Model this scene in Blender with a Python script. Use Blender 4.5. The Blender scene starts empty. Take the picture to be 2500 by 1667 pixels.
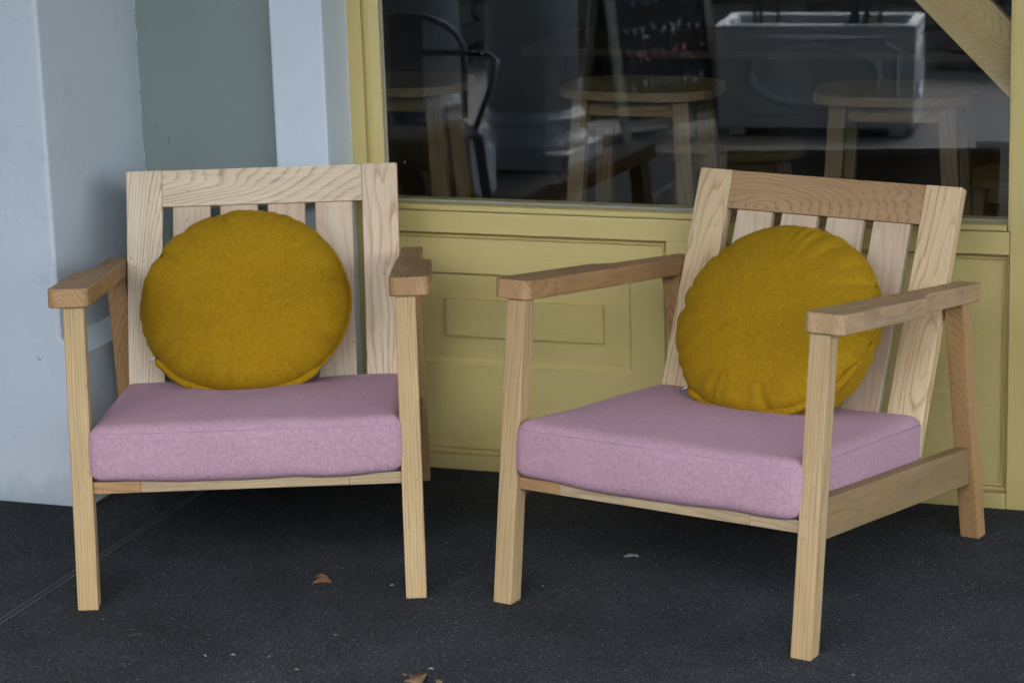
import bpy, bmesh, math, random
from mathutils import Vector, Matrix, noise as mnoise
random.seed(7)
R = math.radians
S = bpy.context.scene
COL = S.collection

# ------------------------------------------------------------------ camera
cam_d = bpy.data.cameras.new('camera')
cam = bpy.data.objects.new('camera', cam_d)
COL.objects.link(cam)
YAW, TILT, ROLL = 0.34841, 0.24232, -0.03192
c_, s_ = math.cos(YAW), math.sin(YAW)
right = Vector((c_, s_, 0))
fwd0 = Vector((-s_, c_, 0))
ct, st = math.cos(TILT), math.sin(TILT)
fwd = fwd0 * ct - Vector((0, 0, 1)) * st
up0 = fwd0 * st + Vector((0, 0, 1)) * ct
cr, sr = math.cos(ROLL), math.sin(ROLL)
camx = right * cr + up0 * sr
camy = right * (-sr) + up0 * cr
cam.matrix_world = Matrix.Translation((1.930, -5.315, 1.7144)) @ Matrix((camx, camy, -fwd)).transposed().to_4x4()
cam_d.sensor_width = 36.0
cam_d.lens = 88.93
cam_d.clip_start = 0.05
cam_d.clip_end = 1500
cam_d.dof.use_dof = True
cam_d.dof.focus_distance = 5.05
cam_d.dof.aperture_fstop = 6.3
S.camera = cam

# ------------------------------------------------------------------ world and sun (overcast)
W = bpy.data.worlds.new('World')
S.world = W
W.use_nodes = True
wn = W.node_tree
bg = wn.nodes['Background']
sky = wn.nodes.new('ShaderNodeTexSky')
sky.sky_type = 'NISHITA'
sky.sun_disc = False
sky.sun_elevation = R(62)
sky.sun_rotation = R(172)
sky.air_density = 1.0
sky.dust_density = 3.0
sky.ozone_density = 1.0
hs = wn.nodes.new('ShaderNodeHueSaturation')      # cloud cover greys the blue
hs.inputs['Saturation'].default_value = 0.62
wn.links.new(sky.outputs[0], hs.inputs['Color'])
wn.links.new(hs.outputs[0], bg.inputs[0])
bg.inputs[1].default_value = 0.15
sun_d = bpy.data.lights.new('sun', 'SUN')
sun_d.energy = 1.3
sun_d.angle = R(25)
sun_d.color = (1.0, 0.95, 0.88)
sun = bpy.data.objects.new('sun', sun_d)
COL.objects.link(sun)
d_ = Vector((math.sin(R(172)) * math.cos(R(62)), math.cos(R(172)) * math.cos(R(62)), math.sin(R(62))))
sun.rotation_euler = d_.to_track_quat('Z', 'Y').to_euler()

S.view_settings.view_transform = 'Standard'
S.view_settings.look = 'None'
S.view_settings.gamma = 1.0
S.view_settings.use_curve_mapping = False
S.view_settings.exposure = 3.05
S.cycles.caustics_reflective = False
S.cycles.caustics_refractive = False
S.cycles.max_bounces = 10
S.cycles.diffuse_bounces = 5
S.cycles.sample_clamp_indirect = 6.0

# ------------------------------------------------------------------ material helpers
class NT:
    def __init__(self, name):
        self.m = bpy.data.materials.new(name)
        self.m.use_nodes = True
        self.t = self.m.node_tree
        self.bsdf = self.t.nodes['Principled BSDF']
        self.out = self.t.nodes['Material Output']
    def n(self, typ, ins=None, **props):
        nd = self.t.nodes.new('ShaderNode' + typ)
        for k, v in props.items():
            setattr(nd, k, v)
        for k, v in (ins or {}).items():
            self.put(nd.inputs[k], v)
        return nd
    def put(self, sock, v):
        if isinstance(v, bpy.types.NodeSocket):
            self.t.links.new(v, sock)
        elif isinstance(v, bpy.types.Node):
            self.t.links.new(v.outputs[0], sock)
        else:
            if sock.type == 'RGBA' and len(v) == 3:
                v = (*v, 1)
            sock.default_value = v
    def math(self, op, a, b=0.0, c=0.0, clamp=False):
        return self.n('Math', {0: a, 1: b, 2: c}, operation=op, use_clamp=clamp).outputs[0]
    def vmath(self, op, a, b=(0, 0, 0)):
        nd = self.n('VectorMath', {0: a}, operation=op)
        if op == 'SCALE':
            self.put(nd.inputs['Scale'], b)
        else:
            self.put(nd.inputs[1], b)
        return nd.outputs['Value'] if op in ('LENGTH', 'DOT_PRODUCT') else nd.outputs[0]
    def noise(self, vec, scale, detail=3.0, rough=0.55, dist=0.0):
        return self.n('TexNoise', {'Vector': vec, 'Scale': scale, 'Detail': detail, 'Roughness': rough, 'Distortion': dist})
    def ramp(self, fac, stops, interp='LINEAR'):
        nd = self.n('ValToRGB', {0: fac})
        cr_ = nd.color_ramp
        cr_.interpolation = interp
        while len(cr_.elements) < len(stops):
            cr_.elements.new(0.5)
        for e, (p, col) in zip(cr_.elements, stops):
            e.position = p
            e.color = (*col, 1) if not isinstance(col, (int, float)) else (col, col, col, 1)
        return nd.outputs[0]
    def mix(self, fac, a, b, blend='MIX'):
        nd = self.n('Mix', {0: fac}, data_type='RGBA', blend_type=blend)
        self.put(nd.inputs[6], a)
        self.put(nd.inputs[7], b)
        return nd.outputs[2]
    def maprange(self, v, a, b, c=0.0, d=1.0):
        return self.n('MapRange', {0: v, 1: a, 2: b, 3: c, 4: d}).outputs[0]
    def obj(self):
        return self.n('TexCoord').outputs['Object']
    def rand(self):
        return self.n('ObjectInfo').outputs['Random']
    def bump(self, h, strength=0.3, dist=0.002):
        b = self.n('Bump', {'Strength': strength, 'Distance': dist, 'Height': h})
        self.t.links.new(b.outputs[0], self.bsdf.inputs['Normal'])
        return b
    def base(self, v):
        self.put(self.bsdf.inputs['Base Color'], v)
    def rough(self, v):
        self.put(self.bsdf.inputs['Roughness'], v)
    def spec(self, v):
        self.bsdf.inputs['Specular IOR Level'].default_value = v

def plain(name, col, rough=0.6, metal=0.0, spec=0.4, var=0.12, scale=8.0):
    t = NT(name)
    nz = t.noise(t.obj(), scale, 4)
    f = t.maprange(nz.outputs[0], 0.3, 0.7, 1 - var, 1 + var)
    t.base(t.vmath('SCALE', col, f))
    t.rough(rough)
    t.spec(spec)
    t.bsdf.inputs['Metallic'].default_value = metal
    return t.m

def wood(name, light, mid, dark, spacing=0.006, contrast=1.0, slope=0.10, y0=0.03, dirt=0.25,
         dirtcol=(0.20, 0.155, 0.115), warp=0.016, rough=0.55, pores=0.35, xq=0.0, blotch=0.0, blotchcol=(0.5, 0.5, 0.5)):
    """plank cut from a log: local z runs along the grain"""
    t = NT(name)
    rnd = t.rand()
    off = t.vmath('SCALE', (7.3, 5.1, 11.7), rnd)
    ob = t.obj()
    p = t.vmath('ADD', ob, off)
    q = t.vmath('MULTIPLY', p, (1.0, 1.0, 0.22))
    w1 = t.noise(q, 9.0, 2.0, 0.5)
    w2 = t.noise(q, 38.0, 2.0, 0.5)
    wv = t.vmath('SUBTRACT', w1.outputs[1], (0.5, 0.5, 0.5))
    wv2 = t.vmath('SUBTRACT', w2.outputs[1], (0.5, 0.5, 0.5))
    pp = t.vmath('ADD', ob, t.vmath('SCALE', wv, warp * 2.2))
    pp = t.vmath('ADD', pp, t.vmath('SCALE', wv2, warp * 0.28))
    sx = t.n('SeparateXYZ', {0: pp})
    # pith axis: shifted sideways and below the face, tilted along the length -> cathedral figure
    r2 = t.math('FRACT', t.math('MULTIPLY', rnd, 7.31))
    r3 = t.math('FRACT', t.math('MULTIPLY', rnd, 23.7))
    x0 = t.math('MULTIPLY_ADD', r2, 0.09 if xq == 0 else 0.04, -0.045 if xq == 0 else xq)
    yy0 = t.math('MULTIPLY_ADD', r3, y0, y0 * 0.4)
    tl = t.math('MULTIPLY', sx.outputs[2], t.math('MULTIPLY_ADD', r3, slope * 1.2, slope * 0.4))
    dx = t.math('SUBTRACT', sx.outputs[0], x0)
    dy = t.math('ADD', t.math('ADD', sx.outputs[1], yy0), tl)
    r = t.math('SQRT', t.math('ADD', t.math('MULTIPLY', dx, dx), t.math('MULTIPLY', dy, dy)))
    # uneven ring widths
    rw = t.noise(t.n('CombineXYZ', {0: t.math('MULTIPLY', r, 70.0), 1: t.math('MULTIPLY', rnd, 50.0)}), 1.0, 1.0)
    rr = t.math('MULTIPLY_ADD', rw.outputs[0], 0.9, t.math('DIVIDE', r, spacing))
    fr = t.math('FRACT', rr)
    band = t.ramp(fr, [(0.0, 1.0), (0.12, 0.80), (0.26, 0.22), (0.50, 0.05), (0.88, 0.0), (1.0, 0.95)])
    # every ring has its own strength
    rs = t.n('TexWhiteNoise', {'W': t.math('FLOOR', rr)}, noise_dimensions='1D').outputs[0]
    # pores / streaks along the grain
    ps = t.vmath('MULTIPLY', p, (1.0, 1.0, 0.035))
    por = t.noise(ps, 420.0, 2.0, 0.6)
    pf = t.maprange(por.outputs[0], 0.50, 0.66, 0.0, 1.0)
    fine = t.noise(t.vmath('MULTIPLY', p, (1.0, 1.0, 0.06)), 140.0, 3.0, 0.6)
    bf = t.math('MULTIPLY', band, t.math('MULTIPLY_ADD', rs, 0.55, 0.5))
    bf = t.math('MULTIPLY', bf, t.maprange(fine.outputs[0], 0.32, 0.60, 0.30, 1.15))
    bf = t.math('MULTIPLY', bf, contrast, clamp=True)
    broad = t.noise(t.vmath('MULTIPLY', p, (1.0, 1.0, 0.18)), 16.0, 3.0, 0.55)
    c0 = t.mix(t.maprange(broad.outputs[0], 0.32, 0.68), light, mid)
    c1 = t.mix(bf, c0, dark)
    c1 = t.mix(t.math('MULTIPLY', pf, pores), c1, t.vmath('SCALE', c1, 0.62))
    if blotch > 0:
        bl = t.noise(t.vmath('MULTIPLY', p, (1.0, 1.0, 0.35)), 26.0, 4.0, 0.6)
        c1 = t.mix(t.math('MULTIPLY', t.maprange(bl.outputs[0], 0.45, 0.70), blotch), c1, blotchcol)
    dn = t.noise(p, 11.0, 5.0, 0.62)
    df = t.math('MULTIPLY', t.maprange(dn.outputs[0], 0.45, 0.78), dirt)
    c1 = t.mix(df, c1, dirtcol)
    # small knocks
    sp = t.noise(p, 75.0, 2.0, 0.5)
    c1 = t.mix(t.math('MULTIPLY', t.maprange(sp.outputs[0], 0.70, 0.76), 0.45), c1, (0.12, 0.08, 0.05))
    t.base(c1)
    t.rough(t.maprange(fine.outputs[0], 0.3, 0.7, rough - 0.06, rough + 0.1))
    t.spec(0.3)
    h = t.math('SUBTRACT', t.math('MULTIPLY', fine.outputs[0], 0.6), t.math('MULTIPLY', t.math('ADD', pf, bf), 0.35))
    t.bump(h, 0.35, 0.0007)
    return t.m

# ash, as it reads on the different boards of the chairs
W_WHITE = wood('ash_whitened', (0.7124, 0.5796, 0.396), (0.6233, 0.4835, 0.3148), (0.2819, 0.196, 0.1096), 0.0062, 0.7, 0.10, 0.06, 0.08, dirtcol=(0.36, 0.33, 0.28), warp=0.020)
W_WHITEQ = wood('ash_whitened_straight', (0.7124, 0.5796, 0.396), (0.6233, 0.4835, 0.3148), (0.2819, 0.196, 0.1096), 0.0058, 0.85, 0.10, 0.06, 0.08, dirtcol=(0.36, 0.33, 0.28), warp=0.016, xq=0.075)
W_WHITE2 = wood('ash_whitened_wide_figure', (0.7074, 0.5654, 0.3896), (0.6395, 0.4726, 0.3007), (0.3585, 0.2237, 0.1196), 0.012, 0.8, 0.12, 0.03, 0.08, dirtcol=(0.40, 0.33, 0.26), warp=0.050)
W_SLAT = wood('ash_slat', (0.6334, 0.4978, 0.342), (0.5233, 0.3734, 0.2452), (0.4039, 0.265, 0.1613), 0.012, 0.5, 0.05, 0.05, 0.20, dirtcol=(0.36, 0.28, 0.23))
W_CREAM = wood('ash_cream', (0.6644, 0.5, 0.2835), (0.5862, 0.4188, 0.2228), (0.3322, 0.2009, 0.09114), 0.0125, 0.8, 0.13, 0.035, 0.08, dirtcol=(0.42, 0.30, 0.19), warp=0.042)
W_LEG = wood('ash_leg', (0.4779, 0.3415, 0.1662), (0.4202, 0.2853, 0.1303), (0.276, 0.169, 0.06843), 0.0062, 0.85, 0.03, 0.06, 0.10, dirtcol=(0.33, 0.24, 0.13), warp=0.014, xq=0.05)
W_LEG2 = wood('ash_leg_pinkish', (0.4697, 0.3341, 0.166), (0.4038, 0.2741, 0.1284), (0.2802, 0.1652, 0.07204), 0.0078, 0.8, 0.04, 0.05, 0.12, dirtcol=(0.33, 0.23, 0.13), warp=0.018, xq=0.05)
W_TAN = wood('ash_tan', (0.4235, 0.2678, 0.1261), (0.3465, 0.2079, 0.09215), (0.2145, 0.1239, 0.05044), 0.0088, 0.8, 0.20, 0.035, 0.12, warp=0.055)
W_ARM = wood('ash_arm_weathered', (0.4304, 0.2565, 0.1109), (0.3211, 0.1824, 0.07334), (0.205, 0.1072, 0.03923), 0.0068, 0.8, 0.10, 0.03, 0.60, dirtcol=(0.1708, 0.1117, 0.05799), warp=0.03, rough=0.5)
W_ARM2 = wood('ash_arm_bleached', (0.4471, 0.2968, 0.1462), (0.3564, 0.224, 0.1045), (0.2333, 0.1344, 0.05758), 0.0072, 0.7, 0.08, 0.03, 0.55, dirtcol=(0.2009, 0.1366, 0.07264), warp=0.03, rough=0.5)
W_RAIL = wood('ash_side_rail', (0.2949, 0.1969, 0.08665), (0.2465, 0.159, 0.06574), (0.1673, 0.09844, 0.03705), 0.010, 0.5, 0.05, 0.05, 0.40, dirtcol=(0.1914, 0.1568, 0.1014), warp=0.03)
W_FRONT = wood('ash_front_rail', (0.4285, 0.3276, 0.1879), (0.3626, 0.2652, 0.1427), (0.2307, 0.1482, 0.0696), 0.007, 0.7, 0.05, 0.05, 0.20, warp=0.03)
W_REAR = wood('ash_rear_leg', (0.4379, 0.2595, 0.1075), (0.367, 0.2054, 0.0817), (0.2447, 0.1243, 0.04472), 0.008, 0.7, 0.30, 0.02, 0.15, warp=0.04)
W_STOOL = wood('oak_stool', (0.18, 0.1175, 0.0486), (0.147, 0.0925, 0.036), (0.078, 0.045, 0.0162), 0.006, 0.9, 0.03, 0.05, 0.15)
W_PINE = wood('pine_brace', (0.6, 0.4278, 0.192), (0.54, 0.3627, 0.148), (0.38, 0.2325, 0.08), 0.0060, 0.7, 0.22, 0.03, 0.05, warp=0.05, blotch=0.5, blotchcol=(0.55, 0.3162, 0.128))
W_DARK = wood('dark_table_wood', (0.03825, 0.02025, 0.0081), (0.02925, 0.0153, 0.0063), (0.0135, 0.00765, 0.0036), 0.008, 0.6)
W_ORANGE = wood('orange_bench_wood', (0.42, 0.20, 0.04), (0.34, 0.15, 0.03), (0.2, 0.09, 0.02), 0.008, 0.5)

def fabric(name, c_lo, c_hi, c_sp, weave=900.0, mottled=70.0, bump=0.35, fuzz=0.25):
    t = NT(name)
    ob = t.obj()
    n1 = t.noise(ob, mottled, 4.0, 0.65)
    n2 = t.noise(t.vmath('MULTIPLY', ob, (1.0, 0.35, 1.0)), weave * 0.45, 3.0, 0.7)
    n2b = t.noise(t.vmath('MULTIPLY', ob, (0.30, 1.0, 0.30)), weave * 0.45, 3.0, 0.7)
    n3 = t.noise(ob, 3.5, 3.0, 0.5)
    m = t.math('ADD', t.math('MULTIPLY', n1.outputs[0], 0.35), t.math('MULTIPLY', t.math('ADD', n2.outputs[0], n2b.outputs[0]), 0.325))
    f = t.maprange(m, 0.36, 0.64)
    col = t.mix(f, c_lo, c_hi)
    sp = t.maprange(t.noise(ob, weave * 0.30, 2.0, 0.6).outputs[0], 0.52, 0.68, 0.0, 0.55)
    col = t.mix(sp, col, c_sp)
    hz = t.noise(ob, weave * 0.17, 3.0, 0.75)
    col = t.vmath('SCALE', col, t.maprange(hz.outputs[0], 0.32, 0.68, 0.86, 1.13))
    col = t.vmath('SCALE', col, t.maprange(n3.outputs[0], 0.3, 0.7, 0.95, 1.05))
    t.base(col)
    t.rough(0.9)
    t.spec(0.15)
    t.bsdf.inputs['Sheen Weight'].default_value = fuzz
    t.bsdf.inputs['Sheen Roughness'].default_value = 0.5
    t.put(t.bsdf.inputs['Sheen Tint'], t.vmath('SCALE', c_hi, 1.3))
    wx = t.n('TexWave', {'Vector': ob, 'Scale': weave * 0.35, 'Distortion': 2.0, 'Detail': 2.0}, bands_direction='X')
    wz = t.n('TexWave', {'Vector': ob, 'Scale': weave * 0.35, 'Distortion': 2.0, 'Detail': 2.0}, bands_direction='Y')
    h = t.math('ADD', t.math('MULTIPLY', t.math('ADD', wx.outputs[1], wz.outputs[1]), 0.25), n2.outputs[0])
    t.bump(h, bump, 0.0012)
    return t.m

F_MUST = fabric('mustard_wool', (0.262, 0.142, 0.0030), (0.365, 0.215, 0.0065), (0.40, 0.185, 0.005), 900, 90)
F_PINK = fabric('pink_wool', (0.3435, 0.2074, 0.2468), (0.4131, 0.2643, 0.3037), (0.487, 0.244, 0.2733), 900, 120)
F_SEAM = plain('pink_seam_thread', (0.36, 0.215, 0.28), 0.9)
F_SEAM2 = plain('mustard_seam_thread', (0.34, 0.17, 0.01), 0.9)

def painted(name, col, rough=0.5, bump=0.25, brush=(1, 1, 1), scale=35.0, dirt=0.25, dirtcol=(0.3, 0.3, 0.3), spec=0.4, chips=0.0, chipcol=(0.1, 0.09, 0.07), base=0.0):
    t = NT(name)
    ob = t.obj()
    big = t.noise(ob, 2.2, 3.0, 0.5)
    c0 = t.vmath('SCALE', col, t.maprange(big.outputs[0], 0.3, 0.7, 0.965, 1.03))
    dn = t.noise(ob, 9.0, 6.0, 0.68)
    c0 = t.mix(t.math('MULTIPLY', t.maprange(dn.outputs[0], 0.58, 0.80), dirt), c0, dirtcol)
    if base > 0:          # splashes and scuffs from the floor, with their own ragged shape
        sz = t.n('SeparateXYZ', {0: ob}).outputs[2]
        ed = t.noise(t.vmath('MULTIPLY', ob, (1, 1, 0.5)), 16.0, 5.0, 0.7)
        lv = t.math('SUBTRACT', t.math('MULTIPLY', ed.outputs[0], 0.17), sz)
        c0 = t.mix(t.math('MULTIPLY', t.maprange(lv, 0.0, 0.07), base), c0, dirtcol)
        sc = t.noise(t.vmath('MULTIPLY', ob, (1, 1, 5.0)), 9.0, 3.0, 0.6)
        c0 = t.mix(t.math('MULTIPLY', t.maprange(sc.outputs[0], 0.66, 0.72), base * 0.35), c0, dirtcol)
    if chips > 0:
        ch = t.noise(ob, 30.0, 4.0, 0.7)
        c0 = t.mix(t.math('MULTIPLY', t.maprange(ch.outputs[0], 0.735, 0.755), chips), c0, chipcol)
    t.base(c0)
    b1 = t.noise(t.vmath('MULTIPLY', ob, brush), scale, 5.0, 0.6)
    b2 = t.noise(ob, 190.0, 3.0, 0.6)
    lumps = t.maprange(t.noise(ob, 60.0, 2.0, 0.5).outputs[0], 0.66, 0.76, 0.0, 0.6)
    h = t.math('ADD', t.math('ADD', b1.outputs[0], t.math('MULTIPLY', b2.outputs[0], 0.22)), lumps)
    t.bump(h, bump, 0.004)
    t.rough(t.maprange(b1.outputs[0], 0.3, 0.7, rough - 0.07, rough + 0.08))
    t.spec(spec)
    return t.m

P_WHITE = painted('white_wall_paint', (0.505, 0.552, 0.574), 0.55, 0.30, (1, 1, 0.55), 26, 0.45, (0.27, 0.31, 0.34), chips=0.7, chipcol=(0.18, 0.21, 0.24), base=0.55)
P_YELLOW = painted('yellow_door_paint', (0.560, 0.452, 0.168), 0.38, 0.30, (0.18, 1, 2.0), 55, 0.22, (0.36, 0.29, 0.12), spec=0.5, chips=0.6, chipcol=(0.20, 0.16, 0.06), base=0.28)
P_YELLOWV = painted('yellow_door_paint_upright', (0.555, 0.446, 0.163), 0.38, 0.30, (2.0, 1, 0.18), 55, 0.22, (0.36, 0.29, 0.12), spec=0.5, chips=0.6, chipcol=(0.20, 0.16, 0.06), base=0.28)

P_WHITE_LIT = painted('white_wall_paint_lit', (0.560, 0.625, 0.655), 0.55, 0.30, (1, 1, 0.55), 26, 0.25, (0.30, 0.35, 0.39), chips=0.5, chipcol=(0.2, 0.23, 0.26))  # same paint as the pier, lightened to stand for stronger light there
def green_wall_mat():
    t = NT('grey_green_wall_paint')
    ob = t.obj()
    big = t.noise(ob, 2.5, 3.0, 0.5)
    c0 = t.vmath('SCALE', (0.222, 0.265, 0.243), t.maprange(big.outputs[0], 0.3, 0.7, 0.95, 1.05))
    sx = t.n('SeparateXYZ', {0: ob})
    edge = t.noise(t.vmath('MULTIPLY', ob, (0.2, 0.2, 1)), 28.0, 5.0, 0.7)
    lap = t.math('SUBTRACT', sx.outputs[0], t.math('MULTIPLY_ADD', edge.outputs[0], 0.018, -0.897 - 0.009))
    c0 = t.mix(t.maprange(lap, 0.0005, 0.0015, 1.0, 0.0), c0, (0.505, 0.552, 0.574))
    # two short dark scratches
    for ux, uz, ln in ((-0.862, 0.80, 0.016), (-0.828, 0.768, 0.022)):
        a = t.math('LESS_THAN', t.math('ABSOLUTE', t.math('SUBTRACT', sx.outputs[0], ux)), 0.0009)
        b = t.math('LESS_THAN', t.math('ABSOLUTE', t.math('SUBTRACT', sx.outputs[2], uz)), ln * 0.5)
        c0 = t.mix(t.math('MULTIPLY', t.math('MULTIPLY', a, b), 0.8), c0, (0.06, 0.06, 0.05))
    t.base(c0)
    b1 = t.noise(ob, 40.0, 5.0, 0.62)
    b2 = t.noise(ob, 220.0, 3.0, 0.6)
    t.bump(t.math('ADD', b1.outputs[0], t.math('MULTIPLY', b2.outputs[0], 0.3)), 0.28, 0.004)
    t.rough(0.6)
    return t.m
P_GREEN = green_wall_mat()

def floor_mat():
    t = NT('dark_speckled_floor')
    ob = t.obj()
    v1 = t.n('TexVoronoi', {'Vector': ob, 'Scale': 330.0, 'Randomness': 1.0})
    v2 = t.n('TexVoronoi', {'Vector': ob, 'Scale': 700.0, 'Randomness': 1.0})
    g = t.n('SeparateColor', {0: v1.outputs['Color']}).outputs[0]
    g2 = t.n('SeparateColor', {0: v2.outputs['Color']}).outputs[1]
    col = t.ramp(g, [(0.0, (0.014, 0.0148, 0.0155)), (0.45, (0.026, 0.0275, 0.029)), (0.86, (0.044, 0.0465, 0.0485)), (0.965, (0.060, 0.0625, 0.0635)), (0.990, (0.095, 0.097, 0.095)), (1.0, (0.20, 0.20, 0.19))])
    col2 = t.ramp(g2, [(0.0, (0.012, 0.0128, 0.0135)), (0.9, (0.040, 0.0425, 0.0445)), (0.992, (0.070, 0.072, 0.073)), (1.0, (0.17, 0.17, 0.165))])
    c0 = t.vmath('SCALE', t.mix(0.38, col, col2), 1.22)
    stain = t.noise(ob, 5.0, 5.0, 0.6)
    c0 = t.vmath('SCALE', c0, t.math('MULTIPLY', t.maprange(stain.outputs[0], 0.3, 0.7, 0.84, 1.14), t.maprange(t.noise(ob, 1.7, 4.0, 0.6, 0.6).outputs[0], 0.35, 0.65, 0.88, 1.10)))
    sy = t.n('SeparateXYZ', {0: ob}).outputs[1]
    dn = t.noise(ob, 14.0, 5.0, 0.7)
    dl = t.math('ADD', t.math('MULTIPLY', dn.outputs[0], 0.16), t.math('SUBTRACT', sy, 0.055))
    c0 = t.mix(t.math('MULTIPLY', t.maprange(dl, 0.0, 0.06), 0.35), c0, (0.12, 0.115, 0.10))
    t.base(c0)
    h = t.math('SUBTRACT', 1.0, v1.outputs['Distance'])
    h = t.math('ADD', h, t.math('MULTIPLY', g, 0.7))
    h2 = t.noise(ob, 60.0, 3.0, 0.6)
    t.bump(t.math('ADD', t.math('MULTIPLY', h, 0.6), t.math('MULTIPLY', h2.outputs[0], 0.5)), 0.45, 0.0045)
    t.rough(0.95)
    t.spec(0.05)
    return t.m
M_FLOOR = floor_mat()

def glass_mat():
    t = NT('window_glass')
    lw = t.n('LayerWeight', {'Blend': 0.5})
    f5 = t.math('POWER', lw.outputs['Facing'], 5.0)
    fac = t.math('MULTIPLY_ADD', f5, 0.90, 0.043)
    ob = t.obj()
    wav = t.noise(ob, 2.3, 1.0, 0.4)
    bp = t.n('Bump', {'Strength': 0.04, 'Distance': 0.004, 'Height': wav.outputs[0]})
    gl = t.n('BsdfGlossy', {'Color': (0.95, 0.98, 1.0), 'Roughness': 0.0, 'Normal': bp.outputs[0]})
    tr = t.n('BsdfTransparent', {'Color': (0.93, 0.95, 0.94)})
    mx = t.n('MixShader', {0: fac, 1: tr.outputs[0], 2: gl.outputs[0]})
    dust = t.noise(ob, 150.0, 2.0, 0.5)
    film = t.noise(t.vmath('MULTIPLY', ob, (1.0, 1.0, 0.4)), 5.0, 4.0, 0.6)
    df = t.math('MULTIPLY', t.maprange(dust.outputs[0], 0.765, 0.79), 0.35)
    df = t.math('ADD', df, t.math('MULTIPLY', t.maprange(film.outputs[0], 0.45, 0.75), 0.010))
    di = t.n('BsdfDiffuse', {'Color': (0.6, 0.6, 0.58)})
    m2 = t.n('MixShader', {0: df, 1: mx.outputs[0], 2: di.outputs[0]})
    t.t.links.new(m2.outputs[0], t.out.inputs[0])
    return t.m
M_GLASS = glass_mat()
M_CONC = painted('street_concrete', (0.12, 0.12, 0.12), 0.8, 0.3, (1, 1, 1), 60, 0.5, (0.16, 0.16, 0.16), spec=0.2)
M_GROUND = painted('far_ground', (0.07, 0.07, 0.07), 0.9, 0.2, spec=0.1)
M_COLUMN = painted('column_paint', (0.42, 0.46, 0.49), 0.5, 0.15)
M_PLANTER = painted('planter_paint', (0.68, 0.72, 0.74), 0.45, 0.1)
M_SOFFIT = painted('soffit_paint', (0.30, 0.31, 0.31), 0.7, 0.1)
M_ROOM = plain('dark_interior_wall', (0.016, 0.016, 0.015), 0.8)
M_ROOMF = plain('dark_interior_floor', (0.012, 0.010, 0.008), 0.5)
M_PUTTY = plain('grey_glazing_putty', (0.30, 0.31, 0.27), 0.7, scale=60)
M_TRIM = plain('floor_joint_metal', (0.06415, 0.06653, 0.06653), 0.5)
M_RUB = plain('floor_joint_rubber', (0.020, 0.021, 0.023), 0.7)
M_STEEL = plain('galvanised_steel', (0.24, 0.26, 0.28), 0.4, 0.6)
M_ZIP = plain('zip_metal', (0.60, 0.60, 0.58), 0.3, 1.0)
M_LEAF = plain('dried_leaf', (0.105, 0.052, 0.020), 0.7, var=0.5, scale=60)
M_LEAF2 = plain('pale_dried_leaf', (0.17, 0.1062, 0.0527), 0.7, var=0.45, scale=50)
M_CHIP = plain('pale_chip', (0.24, 0.272, 0.288), 0.5, var=0.3, scale=90)
M_BIT = plain('straw_bit', (0.18, 0.1425, 0.0975), 0.8, var=0.4, scale=90)
M_BOARD = plain('chalkboard_black', (0.02, 0.021, 0.022), 0.6)
M_CHALKB = plain('blue_chalk', (0.313, 0.435, 0.696), 0.9)
M_CHALKP = plain('pink_chalk', (0.600, 0.240, 0.285), 0.9)
M_CHALKW = plain('white_chalk', (0.576, 0.590, 0.612), 0.9)
M_FRAME = plain('sign_frame_wood', (0.34, 0.34, 0.28), 0.6)
M_STONE = plain('dark_wall_stone', (0.15, 0.145, 0.135), 0.85, var=0.6, scale=14)
M_ADDEDW = painted('added_wall_render', (0.1, 0.1, 0.1), 0.8, 0.2)  # kept dark so the added building and end wall bounce little light
M_ADDEDR = plain('added_roof_metal', (0.12, 0.12, 0.12), 0.6)
M_ADDEDP = plain('added_window_glass', (0.03, 0.035, 0.04), 0.08)
M_SOIL = plain('planter_soil', (0.03, 0.02, 0.014), 0.95)
M_STEM = plain('plant_stem', (0.05, 0.065, 0.035), 0.7)
M_STEMB = plain('bluish_stake', (0.06, 0.09, 0.14), 0.5)
M_LFY = plain('yellowing_leaf', (0.26, 0.15, 0.02), 0.6, var=0.4, scale=30)

# ------------------------------------------------------------------ object helpers
def tag(o, label=None, cat=None, group=None, kind=None):
    if label: o['label'] = label
    if cat: o['category'] = cat
    if group: o['group'] = group
    if kind: o['kind'] = kind
    return o

def empty(name, loc=(0, 0, 0), rz=0.0):
    o = bpy.data.objects.new(name, None)
    o.empty_display_size = 0.05
    COL.objects.link(o)
    o.location = loc
    o.rotation_euler = (0, 0, rz)
    return o

def link(name, me, mat, parent=None, M=None):
    o = bpy.data.objects.new(name, me)
    if mat and len(me.materials) == 0:
        me.materials.append(mat)
    COL.objects.link(o)
    if parent:
        o.parent = parent
    if M is not None:
        o.matrix_local = M
    return o

def mesh_of(bm, name, smooth=False):
    bmesh.ops.recalc_face_normals(bm, faces=bm.faces)
    me = bpy.data.meshes.new(name)
    bm.to_mesh(me)
    bm.free()
    if smooth:
        for p in me.polygons:
            p.use_smooth = True
    return me

def frame(p0, p1, wdir):
    z = (Vector(p1) - Vector(p0)).normalized()
    x = Vector(wdir)
    x = (x - z * x.dot(z)).normalized()
    y = z.cross(x)
    M = Matrix((x, y, z)).transposed().to_4x4()
    M.translation = (Vector(p0) + Vector(p1)) / 2
    return M

def do_bevel(bm, w, seg=2):
    if w > 0:
        bmesh.ops.bevel(bm, geom=list(bm.edges), offset=w, segments=seg, profile=0.6, affect='EDGES', clamp_overlap=True)

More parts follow.
